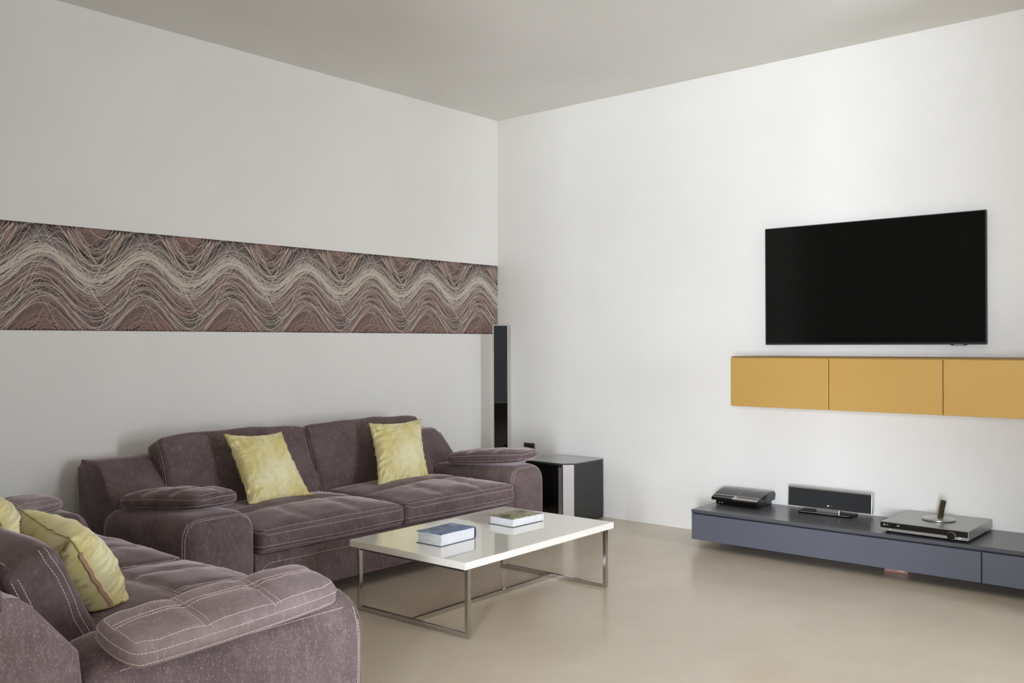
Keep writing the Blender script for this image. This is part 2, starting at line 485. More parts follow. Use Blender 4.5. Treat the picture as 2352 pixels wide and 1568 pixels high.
    for k in range(seats):
        x0 = awl+sw*k; hx, hy, hz = sw/2-.002, seat_depth/2, .062
        cx, cy, cz = x0+sw/2, F-.004+hy, .302+hz
        def dfm(p, hx=hx, hy=hy, hz=hz, cx=cx, cy=cy, cz=cz, k=k):
            q = p.copy(); u, v = q.x/hx, q.y/hy
            if q.z > 0:
                t = min(1, q.z/hz)
                puff = .046*(1-abs(u)**3.0)*(1-abs(v)**3.2)
                groove = 0
                for g in (-1/3, 1/3): groove += .015*math.exp(-((u-g)/.05)**2)*max(0, 1-abs(v+.45)/.62)
                groove += .020*math.exp(-((v-.0-.03*math.sin(u*4+k))/.07)**2)*(1-abs(u)**6)
                wr = .007*noise.noise(Vector((u*3+k*9, v*5, k*3.1+1)))+.004*noise.noise(Vector((u*8+k*5, v*10, 4)))
                q.z += (puff-groove+wr*(1-abs(u)**6))*t
            q.y -= .010*(1-u*u)*(1-(q.z/hz)**2 if abs(q.z) < hz else 0)*(1 if v < 0 else 0)
            return Vector((q.x+cx, q.y+cy, q.z+cz))
        bs = soft_box_bm(hx, hy, hz, (.035, .045, .045), (26, 22, 4), dfm)
        lines = []; yf = F-.004; zt = cz+hz
        for (dy, dz) in ((.018, -.004), (-.002, -.026)):
            lines.append([(x0+.02, yf+dy+.3, zt+.01), (x0+.02, yf+dy+.04, zt+dz), (x0+.045, yf+dy, zt+dz), (x0+sw-.045, yf+dy, zt+dz), (x0+sw-.02, yf+dy+.04, zt+dz), (x0+sw-.02, yf+dy+.3, zt+.01)])
        for dz in (.020, .042):
            lines.append([(x0+.012, yf+.05, cz-hz+dz), (x0+.04, yf, cz-hz+dz), (x0+sw-.04, yf, cz-hz+dz), (x0+sw-.012, yf+.05, cz-hz+dz)])
        for g in (-1/3, 1/3):
            for e in (-.009, .009):
                lines.append([(cx+g*hx+e, yf+.016, zt), (cx+g*hx+e, yf+.12, zt+.03), (cx+g*hx+e, (cy-.01 if lateral else yf+.30), zt+.03)])
        for e in ((-.009, .009) if lateral else ()):
            lines.append([(x0+.03, cy+e, zt+.02)]+[(x0+sw*t, cy+e+.03*hy*math.sin((2*t-1)*4+k), zt+.02) for t in (.1, .2, .3, .4, .5, .6, .7, .8, .9)]+[(x0+sw-.03, cy+e, zt+.02)])
        src = bs.copy(); so = obj('seat_cushion', bs, fab, root, True)
        stitch('stitching', src, lines, so, thr); src.free()
    # back cushions
    cs0, cs1 = cushion_span or (awl-.03, W-awr+.01)
    bw = (cs1-cs0)/seats; tilt = math.radians(24)
    up = Vector((0, math.sin(tilt), math.cos(tilt))); nf = Vector((0, -math.cos(tilt), math.sin(tilt)))
    for k in range(seats):
        x0 = cs0+bw*k; hx, ht, hh = bw/2-.004, .085, cush[1]
        foot = Vector((x0+bw/2, F+cush[0], .405))               # bottom front edge
        ctr = foot+up*hh-nf*ht
        def dfm(p, hx=hx, ht=ht, hh=hh, ctr=ctr, k=k):
            q = p.copy(); u, v = q.x/hx, q.z/hh              # box: x, y = thickness (front -), z = height
            if q.y < 0:
                t = -q.y/ht
                q.y -= (.030*(1-abs(u)**3)*(1-abs(v)**3)+.006*noise.noise(Vector((u*3+k*7, v*3, 2)))-.010*math.exp(-((v-.35)/.12)**2)*(1-abs(u)**4))*t
            q.z += .012*noise.noise(Vector((u*2.4+k*4, 5, q.y*3)))*max(0, v)
            q.z -= .018*abs(u)**4*max(0, v)
            w = Vector((q.x, 0, 0))+up*q.z-nf*q.y
            return ctr+w
        bc = soft_box_bm(hx, ht, hh, (.03, .035, .04), (20, 4, 14), dfm)
        lines = []
        def PT(x, f, z): return tuple(ctr+Vector((x, 0, 0))+up*z+nf*f)
        for e in (0, .02):
            for sx in (-1, 1):
                lines.append([PT(sx*(hx-.03), ht-.02-e, hh)]+[PT(sx*hx, ht-.022-e+.006*math.sin(9*q+sx), hh*(.8-1.7*q)) for q in (0, .2, .4, .6, .8, 1)])
                lines.append([PT(sx*hx, -ht+.02+e, hh-.05), PT(sx*hx, -ht+.02+e, -hh+.05)])
            lines.append([PT(-hx+.05, -ht+.02+e, hh), PT(hx-.05, -ht+.02+e, hh)])
        src = bc.copy(); so = obj('back_cushion', bc, fab, root, True)
        stitch('stitching', src, lines, so, thr); src.free()
    # arm pads
    for spec in pad_spec:
        (px, py, pz), ang, L, Wd, T, roll, pitch, tap, pf, er = spec
        R = Matrix.Rotation(ang, 3, 'Z') @ Matrix.Rotation(pitch, 3, 'X') @ Matrix.Rotation(roll, 3, 'Y')
        hx, hy, hz = Wd/2, L/2, T/2
        def dfm(p, hx=hx, hy=hy, hz=hz, R=R, c=Vector((px, py, pz)), s=px, tap=tap, pf=pf):
            q = p.copy(); u, v = q.x/hx, q.y/hy
            tz = q.z/hz
            puff = .022*pf*(1-abs(u)**2.6)*(1-abs(v)**5)
            for g in (-.30, .36): puff -= .017*pf*math.exp(-((v-g)/.075)**2)*(1-abs(u)**5*.3)
            puff -= .008*pf*math.exp(-((u-.25)/.12)**2)
            if tz > 0: q.z += (puff+.004*noise.noise(Vector((u*3, v*7, s*3))))*tz
            else: q.z += .012*(1-abs(u)**2)*(-tz)*0
            q.x *= 1-.10*abs(v)**3
            q.z *= 1-tap*abs(v)**4
            q.y -= .02*(u*u)*(1 if v < 0 else -1)*abs(v)**3*-1
            return c+R@q
        bp = soft_box_bm(hx, hy, hz, (er, er, min(er, hz*.92)), (10, 26, 3), dfm)
        def PT(x, y, z): return tuple(Vector((px, py, pz))+R@Vector((x, y, z)))
        lines = []
        for e, z in ((.022, hz+.01), (.003, hz-.022), (-.004, -hz+.016)):
            loop = []
            for (cxs, cys) in ((1, 1), (-1, 1), (-1, -1), (1, -1), (1, 1)):
                loop.append((cxs*(hx-e), cys*(hy-e)))
            pts = []
            for (a, b) in zip(loop, loop[1:]):
                for t in (.09, .3, .5, .7, .91):
                    pts.append(PT(a[0]+(b[0]-a[0])*t, a[1]+(b[1]-a[1])*t, z))
            pts.append(pts[0]); lines.append(pts)
        for g in (-.30, .36):
            for e in (-.009, .009):
                lines.append([PT(-hx+.012, g*hy+e, hz), PT(-hx*.5, g*hy+e, hz+.02), PT(.25*hx, g*hy+e, hz+.02), PT(hx-.02, g*hy+e, hz)])
        for e in (-.008, .008):
            lines.append([PT(.25*hx+e, -hy+.03, hz), PT(.25*hx+e, -hy*.5, hz+.02), PT(.25*hx+e, hy*.5, hz+.02), PT(.25*hx+e, hy-.03, hz)])
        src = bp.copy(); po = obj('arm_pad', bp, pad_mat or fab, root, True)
        stitch('stitching', src, lines, po, thr); src.free()
    # feet
    for fx in (.12, W-.12):
        for fy in (F+.12, -.16):
            bf = bmesh.new(); lathe(bf, [(0, 0), (.03, 0), (.034, .01), (.034, base_z+.02), (0, base_z+.02)], 20, (fx, fy, 0))
            obj('foot', bf, M['black_foot'], root)
    return root

P5 = math.radians(-5)
padA = [((.205, -.78, .558), math.radians(8), .68, .28, .084, 0, P5, .28, 1., .05),
        ((2.69-.170, -.86, .564), math.radians(8), .66, .28, .086, 0, P5, .28, .6, .05)]
sofa('sofa', 'plum suede three-seat sofa against the white wall under the wallpaper border', (-3.645, -.07, 0), 0, 2.69, 1.22, .88,
     arm_ws=(.395, .33), pad_spec=padA, base_z=.075)
padB = [((.068, -.71, .531), math.radians(3.5), .76, .25, .076, math.radians(-12), math.radians(-1.5), .06, .75, .032),
        ((2.45-.18, -.80, .545), math.radians(4), .70, .28, .072, 0, math.radians(-4), .28, 1., .05)]
sofa('sofa', 'plum suede two-seat sofa seen from behind its arm, with speckled back panel', (-5.03, -2.76, 0), PI/2, 2.45, 1.25, 1.02,
     pad_spec=padB, arm_ws=(.36, .36), arm_r=(.10, .17, .17), arm_top=.525, arm_fall=.03, base_z=.075, near_heather=True, back_slope=((.10, .715), (.24, .54)), back_lines=True, lateral=True, side_line=True, thr=.0015, cush=(.775, .205), inset=0, pad_mat=M['suede_lit'])

# ------------------------------------------------------------------ velvet pillows
def world_tree(o):
    bpy.context.view_layer.update()
    mw = o.matrix_world
    return BVHTree.FromPolygons([mw@v.co for v in o.data.vertices], [tuple(p.vertices) for p in o.data.polygons])
SEATS = [world_tree(o) for o in bpy.data.objects if o.name.split('.')[0] in ('seat_cushion', 'back_cushion', 'arm')]

def pillow(name, label, P, T, seed, pinch=.05, zipped=False, sag=0.):
    """P: corners top-left, top-right, bottom-right, bottom-left as seen from the front"""
    tl, tr, br, bl = [Vector(p) for p in P]
    ctr = (tl+tr+br+bl)/4
    nf = (tr-bl).cross(tl-br).normalized()
    root = thing(name, label, 'cushion', ctr)
    n = 80; bm = bmesh.new(); G = {}
    def pos(i, j, s):
        u, v = i/n, j/n; U, V = 2*u-1, 2*v-1
        p = tl*(1-u)*(1-v)+tr*u*(1-v)+br*u*v+bl*(1-u)*v
        ex, ey = (tr-tl+br-bl)/4, (bl-tl+br-tr)/4
        p -= ex*U*pinch*(1-V*V)*2*abs(U)+ey*V*pinch*(1-U*U)*2*abs(V)
        th = T*.5*max(0, (1-abs(U)**2.2))**.55*max(0, (1-abs(V)**2.2))**.55
        dU, dV = 1-abs(U), 1-abs(V)
        def fold(t, q): return .5-abs(noise.noise(Vector((t, q, seed*2.3+s))))*1.9
        side = 1.25 if U < 0 else .55
        w = .042*side*math.exp(-dU/(.16+.16*abs(noise.noise(Vector((V*3, seed, 1))))))*fold(V*5.5+seed, U*1.2)*min(1, dU*10)*min(1, dV*5)
        low = 1. if V > 0 else .6
        w += .034*low*math.exp(-dV/(.12+.14*abs(noise.noise(Vector((U*3, seed, 7))))))*fold(U*5.5-seed, V*1.2+5)*min(1, dV*10)*min(1, dU*5)
        w += .012*noise.noise(Vector((U*1.8+seed, V*1.8, s*4)))*min(1, dU*3)*min(1, dV*3)
        rad = math.hypot(dU, dV); rr = fold(math.atan2(dV, dU)*5+seed, rad)
        w += .026*rr*math.exp(-(rad/.40)**2)*min(1, dU*7)*min(1, dV*7)
        e = .006*noise.noise(Vector((U*6+seed, V*6, 3)))
        return p-ctr+nf*(s*(th+w)+e-sag*(1-U*U)*(1-V*V))
    for s in (1, -1):
        for i in range(n+1):
            for j in range(n+1):
                edge = i in (0, n) or j in (0, n)
                if edge and s == -1: G[(i, j, -1)] = G[(i, j, 1)]; continue
                G[(i, j, s)] = bm.verts.new(pos(i, j, s if not edge else 0))
        for i in range(n):
            for j in range(n):
                q = (G[(i, j, s)], G[(i+1, j, s)], G[(i+1, j+1, s)], G[(i, j+1, s)])
                bm.faces.new(q if s == 1 else q[::-1])
    def settle(co, gap):                                     # the cloth lies on what carries it
        p = ctr+co
        for _ in range(2):
            for tree in SEATS:
                loc, nor, i_, d = tree.find_nearest(p)
                if loc is not None and d < .12 and (p-loc).dot(nor) < gap: p = loc+nor*gap
        return p-ctr
    for v in bm.verts: v.co = settle(v.co, .006)
    obj('cover', bm, M['velvet'], root, True)
    # seam cord round the edge
    ring = [(i, 0) for i in range(n)]+[(n, j) for j in range(n)]+[(n-i, n) for i in range(n)]+[(0, n-j) for j in range(n)]
    pts = [settle(pos(i, j, 0), .0105) for i, j in ring]; m_ = len(pts); bm = bmesh.new(); rings = []
    for k in range(m_):
        t = (pts[(k+1) % m_]-pts[k-1]).normalized(); s_ = t.cross(nf).normalized(); r = .0032
        rings.append([bm.verts.new(pts[k]+s_*r*math.cos(a)+nf*r*math.sin(a)) for a in (0, PI/3, 2*PI/3, PI, 4*PI/3, 5*PI/3)])
    for k in range(m_):
        a, b = rings[k], rings[(k+1) % m_]
        for q in range(6): bm.faces.new((a[q], a[(q+1) % 6], b[(q+1) % 6], b[q]))
    obj('seam_cord', bm, M['piping'], root, True)
    if zipped is not False:
        bm = bmesh.new(); prev = None
        for k in range(14, n-13):
            i, j = (zipped, k)
            p = settle(pos(i, j, 0), .012); q1 = p+nf*.006; q2 = p-nf*.006
            out = ((tl+bl)/2-ctr if zipped == 0 else (tr+br)/2-ctr).normalized()*.0042
            c = [bm.verts.new(q1+out), bm.verts.new(q2+out), bm.verts.new(q2), bm.verts.new(q1)]
            if prev:
                for q in range(4): bm.faces.new((prev[q], prev[(q+1) % 4], c[(q+1) % 4], c[q]))
            prev = c
        obj('zip_tape', bm, M['zip'], root)
    return root

GP = 'lime gold velvet pillows on the plum sofas'
pillow('pillow', 'lime gold velvet pillow slumped against the first back cushion of the long sofa',
       [(-2.965, -.52, .835), (-2.575, -.52, .818), (-2.585, -.83, .452), (-3.003, -.83, .450)], .13, 3.1)
pillow('pillow', 'lime gold velvet pillow on the long sofa, by the arm near the tall speaker',
       [(-1.885, -.52, .824), (-1.415, -.52, .822), (-1.63, -.83, .450), (-2.075, -.83, .452)], .13, 8.4)
pillow('pillow', 'plump lime velvet pillow with a zip, in front of the speckled two-seat sofa back cushion',
       [(-4.59, -2.24, .735), (-4.59, -1.85, .785), (-4.37, -1.76, .43), (-4.37, -2.16, .395)], .24, 5.7, zipped=0)
pillow('pillow', 'olive gold velvet pillow on the two-seat sofa, mostly hidden behind its back cushion',
       [(-4.60, -1.52, .80), (-4.60, -1.08, .80), (-4.36, -1.06, .43), (-4.36, -1.50, .43)], .22, 1.3)

# ------------------------------------------------------------------ coffee table
TZ = .358
t = thing('coffee_table', 'low rectangular coffee table with glossy cream top on a chrome frame', 'coffee table', (-2.273, -1.926, 0), math.radians(1.0))
hx, hy = .609, .398
box('tabletop', -hx, hx, -hy, hy, TZ-.034, TZ, M['lacquer'], t, .002, 2)
lx, ly, lw = hx-.034, hy-.016, .022
for sx in (-1, 1):
    for sy in (-1, 1):
        x, y = sx*(lx-lw/2), sy*(ly-lw/2)
        box('leg', x-lw/2, x+lw/2, y-lw/2, y+lw/2, 0, TZ-.034, M['chrome'], t, .0015, 1)
    x = sx*(lx-lw/2)
    box('foot_rail', x-lw/2, x+lw/2, -ly+lw, ly-lw, 0, lw, M['chrome'], t, .0015, 1)
    box('top_rail', x-lw/2, x+lw/2, -ly+lw, ly-lw, TZ-.034-.02, TZ-.034, M['chrome_dark'], t, .0015, 1)
box('stretcher', -lx+lw, lx-lw, -lw/2, lw/2, 0.0005, lw-.0005, M['chrome'], t, .0015, 1)

# ------------------------------------------------------------------ books
def book(name, label, c, rz, L, W, T, cover, back, spine, pages_in=.004, flop=0.):
    """spine on +x, L along x (page block), W along y"""
    r = thing(name, label, 'book', (c[0], c[1], TZ+.0002), rz, None)
    ct = .0028
    bm = bmesh.new(); add_box(bm, -L/2, L/2, -W/2, W/2, 0, ct, .0008, 1); obj('back_cover', bm, back, r)
    # page block with the curved fore-edge
    bm = bmesh.new(); pts = []
    for k in range(9):
        v = -1+2*k/8; pts.append((-L/2+pages_in+.006*(1-v*v), ct+(T-2*ct)*(k/8)))
    pts += [(L/2-.004, T-ct), (L/2-.004, ct)]
    add_prism(bm, pts, W-2*pages_in, (0, -W/2+pages_in, 0), (1, 0, 0), (0, 0, 1), (0, 1, 0))
    obj('page_block', bm, M['paper'], r)
    bm = bmesh.new(); n = 10
    rows = []
    for i in range(n+1):
        row = []
        for j in range(n+1):
            u, v = i/n, j/n; x, y = -L/2+L*u, -W/2+W*v
            dz = flop*.004*math.sin(u*5+v*3)*(1-u)*(1 if v < .3 else .4)
            row.append((bm.verts.new((x, y, T-ct+dz)), bm.verts.new((x, y, T+dz))))
        rows.append(row)
    for i in range(n):
        for j in range(n):
            for q in (0, 1): bm.faces.new((rows[i][j][q], rows[i+1][j][q], rows[i+1][j+1][q], rows[i][j+1][q]))
    for i in range(n):
        for j in (0, n): bm.faces.new((rows[i][j][0], rows[i+1][j][0], rows[i+1][j][1], rows[i][j][1]))
    for j in range(n):
        for i in (0, n): bm.faces.new((rows[i][j][0], rows[i][j+1][0], rows[i][j+1][1], rows[i][j][1]))
    obj('front_cover', bm, cover, r)
    bm = bmesh.new(); pts = [(L/2-.002, 0)]
    for k in range(9):
        a = -PI/2+PI*k/8; pts.append((L/2-.001+.007*math.cos(a), T/2+T/2*math.sin(a)))
    pts.append((L/2-.002, T))
    add_prism(bm, pts, W, (0, -W/2, 0), (1, 0, 0), (0, 0, 1), (0, 1, 0)); obj('spine', bm, spine, r)
    return r
book('book', 'thick book with a blue cover lying on the cream coffee table', (-2.592, -1.933), math.radians(1.5), .255, .168, .060, M['blue_cover'], M['navy'], M['navy'], flop=1)
book('book', 'thinner book with leafy green photo cover and white spine on the coffee table', (-2.008, -1.900), math.radians(-1.5), .252, .178, .045, M['garden_cover'], M['dark_cover'], M['white_cover'], flop=.6)

# ------------------------------------------------------------------ television
tvx0, tvx1, ty0, ty1, tz0, tz1 = -.050, -.012, -3.828, -2.4605, 1.335, 2.118
t = thing('television', 'large flat black television hung on the white wall above the mustard gold cabinets', 'television', (-.02, (ty0+ty1)/2, (tz0+tz1)/2))
def rel(o, root): o.location = -Vector(root.location); return o
rel(box('back_shell', tvx0+.008, -.010, ty0+.004, ty1-.004, tz0+.006, tz1-.004, M['tv_back'], t, .003), t)
bm = bmesh.new()
add_box(bm, tvx0-.002, tvx0+.012, ty0, ty1, tz0, tz0+.013, .001, 1); add_box(bm, tvx0-.002, tvx0+.012, ty0, ty1, tz1-.006, tz1, .001, 1)
add_box(bm, tvx0-.002, tvx0+.012, ty0, ty0+.007, tz0+.013, tz1-.006); add_box(bm, tvx0-.002, tvx0+.012, ty1-.006, ty1, tz0+.013, tz1-.006)
rel(obj('bezel_frame', bm, M['bezel'], t), t)
rel(box('screen', tvx0, tvx0+.008, ty0+.007, ty1-.006, tz0+.013, tz1-.006, M['screen'], t), t)
yl = hitY = -3.676
rel(prism('sensor_tab', [(-.058, 0), (.058, 0), (.035, -.008), (-.035, -.008)], .012, (tvx0-.003, yl, tz0+.002), (0, 1, 0), (0, 0, 1), (1, 0, 0), M['bezel'], t), t)
rel(box('sensor_window', tvx0-.0042, tvx0-.003, yl-.026, yl+.026, tz0-.004, tz0+.001, M['silver'], t), t)
rel(box('wall_bracket', -.0105, -.0005, (ty0+ty1)/2-.25, (ty0+ty1)/2+.25, (tz0+tz1)/2-.15, (tz0+tz1)/2+.15, M['tv_back'], t), t)

# ------------------------------------------------------------------ gold wall cabinets
gx, gz0, gz1 = -.35, .934, 1.256
ys = [-2.354, -3.0105, -3.6705, -4.33]
places = ('beneath the television, the one nearest the room corner', 'beneath the television, in the middle between two twins', 'farthest from the room corner, reaching past the television end')
for k in range(3):
    ya, yb = ys[k], ys[k+1]
    c = thing('wall_cabinet', 'mustard gold wall cabinet '+places[k], 'cabinet', (0, (ya+yb)/2, gz0), 0, 'mustard gold wall cabinets under the television')
    rel(box('carcass', gx+.021, -.0005, yb, ya, gz0, gz1, M['gold'], c, .001, 1), c)
    rel(box('door', gx, gx+.019, yb+(.003 if k < 2 else 0), ya-(.003 if k else 0), gz0, gz1-.006, M['gold'], c, .001, 1), c)
    rel(box('top_panel', gx-.001, -.0005, yb, ya, gz1, gz1+.004, M['gold_dark'], c), c)

# ------------------------------------------------------------------ low media console
cx0, ct_, cy0 = -.53, .256, -2.160
seams = [-2.160, -3.909, -4.78]
c = thing('media_console', 'long low slate grey media console along the white wall, holding audio gear', 'console', (0, cy0, 0))
def relc(o): return rel(o, c)
relc(box('worktop', cx0, -.002, -4.78, cy0, ct_-.020, ct_, M['slate_top'], c, .0015, 2))
relc(box('carcass', cx0+.022, -.002, -4.78, cy0-.006, .062, ct_-.0205, M['slate_dark'], c))
relc(box('end_panel', cx0+.004, -.002, cy0-.006, cy0-.001, .062, ct_-.0205, M['slate'], c))
for k in range(2):
    relc(box('drawer_front', cx0+.002, cx0+.020, seams[k+1]+.004, seams[k]-(.001 if k == 0 else .004), .060, ct_-.030, M['slate'], c, .001, 2))
relc(box('plinth', -.18, -.03, -4.7, cy0-.12, 0, .062, M['slate_dark'], c))

# ------------------------------------------------------------------ games console
pz = ct_
t = thing('game_console', 'glossy black games console with a curved lid and chrome trim on the slate console', 'game console', (-.155, -2.345, pz), math.radians(-1))
W2 = .170
prof_low = [(-.105, .0), (.115, .0), (.118, .030), (-.112, .030)]
prism('lower_body', prof_low, 2*W2-.045, (0, -W2+.0225, .003), (1, 0, 0), (0, 0, 1), (0, 1, 0), M['gloss_black'], t, .004)
top = [(-.132, .034), (-.132, .052)]
for k in range(13):
    s = k/12; top.append((-.128+.245*s, .054+.042*math.sin(PI*.5*min(1, s*1.25))**1.1-.012*max(0, s-.8)*5*.5))
top += [(.132, .070), (.120, .034)]
prism('upper_body', top, 2*W2, (0, -W2, 0), (1, 0, 0), (0, 0, 1), (0, 1, 0), M['ps_black'], t, .004)
prism('chrome_trim', [(-.101, .0655), (-.096, .0705), (-.094, .0685), (-.099, .0635)], 2*W2-.012, (0, -W2+.006, 0), (1, 0, 0), (0, 0, 1), (0, 1, 0), M['ps_chrome'], t)
prism('disc_slot_panel', [(-.1335, .052), (-.104, .0655), (-.102, .0635), (-.1325, .047)], W2*.98, (0, -W2+.004, 0), (1, 0, 0), (0, 0, 1), (0, 1, 0), M['ps_silver'], t)
prism('disc_slot', [(-.1095, .0645), (-.1055, .0665), (-.105, .0650), (-.109, .063)], W2*.86, (0, -W2+.012, .0004), (1, 0, 0), (0, 0, 1), (0, 1, 0), M['gloss_black'], t)
bm = bmesh.new(); add_prism(bm, [(-.020, -.135), (.016, -.135), (0, -.103)], .004, (0, .004, 0), (0, 1, 0), (1, 0, 0), (0, 0, 1))
for v in bm.verts: v.co.z = .0505+(v.co.x+.135)*.50+(.0025 if v.co.z > .002 else 0)
obj('chrome_badge', bm, M['ps_chrome'], t)
bm = bmesh.new()
pl = []
for k in range(13): pl.append(top[2+k])
pl = [(a, b+.0006) for a, b in pl[3:]]
add_prism(bm, pl+[(a, b-.004) for a, b in pl[::-1]], .0025, (0, .004, 0), (1, 0, 0), (0, 0, 1), (0, 1, 0)); obj('lid_seam', bm, M['ps_silver'], t)
for k, y in enumerate((.118, .098)):
    box('usb_port', -.1128, -.111, y-.005, y+.005, .014, .019, M['grey_print'], t)
for sx in (-.08, .09):
    for sy in (-.12, .12): box('foot', sx-.012, sx+.012, sy-.01, sy+.01, 0, .0035, M['gloss_black'], t)

# ------------------------------------------------------------------ centre speaker
t = thing('centre_speaker', 'slim wide black centre speaker with a silver rim on a small stand', 'speaker', (-.115, -2.917, pz))
def tilt(o): o.rotation_euler = (0, math.radians(4), 0); return o
w, h0, h1 = .272, .026, .154
tilt(box('cabinet', -.010, .022, -w, w, h0, h1, M['silver'], t, .002, 2))
tilt(box('grille', -.013, -.009, -w+.005, w-.008, h0+.004, h1-.010, M['grille'], t, .001, 1))
o = bmesh.new(); lathe(o, [(0, 0), (.0055, 0), (.0055, .001), (0, .001)], 20)
em = tilt(obj('emblem_dot', o, M['white_print'], t)); em.rotation_euler = (0, math.radians(-86), 0); em.location = (-.0138+h0*.07, .002, h0+.024)
lettering('emblem_text', 'LG', .0125, (-.0138+h0*.07, -.0135, h0+.024), (math.radians(90), 0, math.radians(-90)), M['grey_print'], t)
box('neck', -.020, .02, -.075, .075, .004, h0+.006, M['silver'], t, .003, 2)
o = bmesh.new()
add_prism(o, [(-.085, -.165), (-.088, .165), (-.070, .172), (.035, .172), (.035, -.172), (-.068, -.172)], .012, (0, 0, 0), (1, 0, 0), (0, 1, 0), (0, 0, 1))
obj('foot_plate', o, M['gloss_black'], t)
box('foot_trim', -.089, -.083, -.160, .160, .009, .0128, M['silver'], t, .001, 1)

# ------------------------------------------------------------------ disc player
t = thing('disc_player', 'silver disc player with a black front strip and round volume knob on the slate console', 'disc player', (-.255, -3.606, pz), math.radians(-1.5))
hx, hy = .235, .236
for sx in (-.2, .2):
    for sy in (-.2, .2):
        bm = bmesh.new(); lathe(bm, [(0, 0), (.014, 0), (.016, .012), (0, .012)], 18, (sx, sy, 0)); obj('foot', bm, M['gloss_black'], t)
box('body', -hx+.006, hx, -hy, hy, .011, .062, M['dvd_top'], t, .0025, 2)
box('front_strip', -hx-.001, -hx+.010, -hy+.002, hy-.001, .029, .059, M['gloss_black'], t, .001, 1)
box('lower_lip', -hx+.001, -hx+.010, -hy+.002, hy-.001, .011, .028, M['silver'], t, .001, 1)
def face_disc(name, y, z, r, d, m, x=-hx-.001):
    bm = bmesh.new(); lathe(bm, [(0, 0), (r, 0), (r, d*.8), (r*.9, d), (0, d)], 24)
    o = obj(name, bm, m, t); o.rotation_euler = (0, math.radians(-90), 0); o.location = (x, y, z); auto_smooth(o, 40); return o
face_disc('volume_knob', -.150, .030, .021, .012, M['gloss_black'])
bm = bmesh.new(); lathe(bm, [(.020, .0), (.0225, .0), (.0225, .004), (.020, .004), (.020, 0)], 28)
o = obj('knob_ring', bm, M['grey_print'], t); o.rotation_euler = (0, math.radians(-90), 0); o.location = (-hx-.001, -.150, .030)
face_disc('headphone_jack', -.192, .0205, .0075, .004, M['white_print'], -hx+.001)
face_disc('jack_hole', -.192, .0205, .003, .0045, M['gloss_black'], -hx+.001)
face_disc('emblem_dot', .213, .046, .0055, .0006, M['grey_print'])
lettering('emblem_text', 'LG', .012, (-hx-.0016, .197, .046), (math.radians(90), 0, math.radians(-90)), M['grey_print'], t)
box('power_light', -hx-.0016, -hx-.0008, .128, .142, .045, .049, M['white_print'], t)
box('open_button', -hx+.0004, -hx+.0016, .174, .186, .018, .022, M['white_print'], t)

# ------------------------------------------------------------------ round dock on the player
dz = pz+.0625
t = thing('tabletop_dock', 'round silver dock with a slim dark upright panel standing on the disc player', 'dock', (-.235, -3.612, dz), math.radians(40))
bm = bmesh.new(); lathe(bm, [(0, 0), (.084, 0), (.090, .003), (.090, .009), (.086, .012), (.03, .020), (0, .022)], 56)
auto_smooth(obj('round_base', bm, M['silver'], t), 35)
o = box('upright_panel', -.004, .004, -.017, .017, 0, .108, M['brown_glass'], t, .002, 2); o.location = (-.026, .006, .012); o.rotation_euler = (math.radians(14), math.radians(6), 0)
prism('rear_support', [(0, 0), (.055, 0), (.006, .045)], .016, (-.018, -.024, .014), (1, 0, 0), (0, 0, 1), (0, 1, 0), M['silver'], t, .002)

# ------------------------------------------------------------------ corner tower speaker
t = thing('tower_speaker', 'tall slim black tower speaker with pearl edges standing in the room corner', 'speaker', (-.20, -.20, 0), math.radians(45+90+180+5))
# local -y faces the room
w = .062
bm = bmesh.new(); lathe(bm, [(0, 0), (.13, 0), (.135, .006), (.12, .016), (.02, .03), (0, .03)], 48); auto_smooth(obj('base', bm, M['gloss_black'], t), 35)
box('stem', -.018, .018, -.012, .012, .025, .32, M['silver'], t, .003)
box('cabinet', -w, w, -.022, .03, .30, 1.503, M['white_edge'], t, .004, 2)
box('grille', -w+.006, w-.006, -.0255, -.021, .865, 1.497, M['grille'], t, .001, 1)
box('gloss_panel', -w+.006, w-.006, -.025, -.021, .306, .864, M['gloss_black'], t, .001, 1)

# ------------------------------------------------------------------ subwoofer
sx0, sx1, sy0, sy1, sz = -.480, -.052, -1.119, -.70, .456
ch = .066
t = thing('subwoofer', 'black subwoofer box with a silver corner strip between the sofa arm and white wall', 'subwoofer', (-.26, -.91, 0))
pl = [(sx1, sy0), (sx1, sy1), (sx0, sy1), (sx0, sy0+ch), (sx0+ch, sy0)]
def reln(o): o.location = -Vector(t.location); return o
reln(prism('cabinet', pl, sz-.014, (0, 0, .008), (1, 0, 0), (0, 1, 0), (0, 0, 1), M['sub_black'], t, .002))
pt = [(sx1-.001, sy0-.002), (sx1-.001, sy1+.001), (sx0-.001, sy1+.001), (sx0-.001, sy0+ch), (sx0+ch, sy0-.002)]
reln(prism('top_plate', pt, .008, (0, 0, sz-.006), (1, 0, 0), (0, 1, 0), (0, 0, 1), M['sub_top'], t, .001))
a, b = Vector((sx0, sy0+ch, 0)), Vector((sx0+ch, sy0, 0)); d = (b-a).normalized(); nn = Vector((-1, -1, 0)).normalized()
reln(prism('silver_strip', [(.006, 0), ((b-a).length-.006, 0), ((b-a).length-.006, sz-.018), (.006, sz-.018)], .003, a+Vector((0, 0, .010)), d, (0, 0, 1), nn, M['sub_chamfer'], t))
reln(box('side_groove', sx0-.004, sx0-.0005, sy0+ch+.004, sy0+ch+.032, .02, sz-.03, M['silver'], t))
reln(box('front_baffle', sx0-.003, sx0-.0005, sy0+ch+.036, sy1-.004, .012, sz-.012, M['gloss_black'], t))
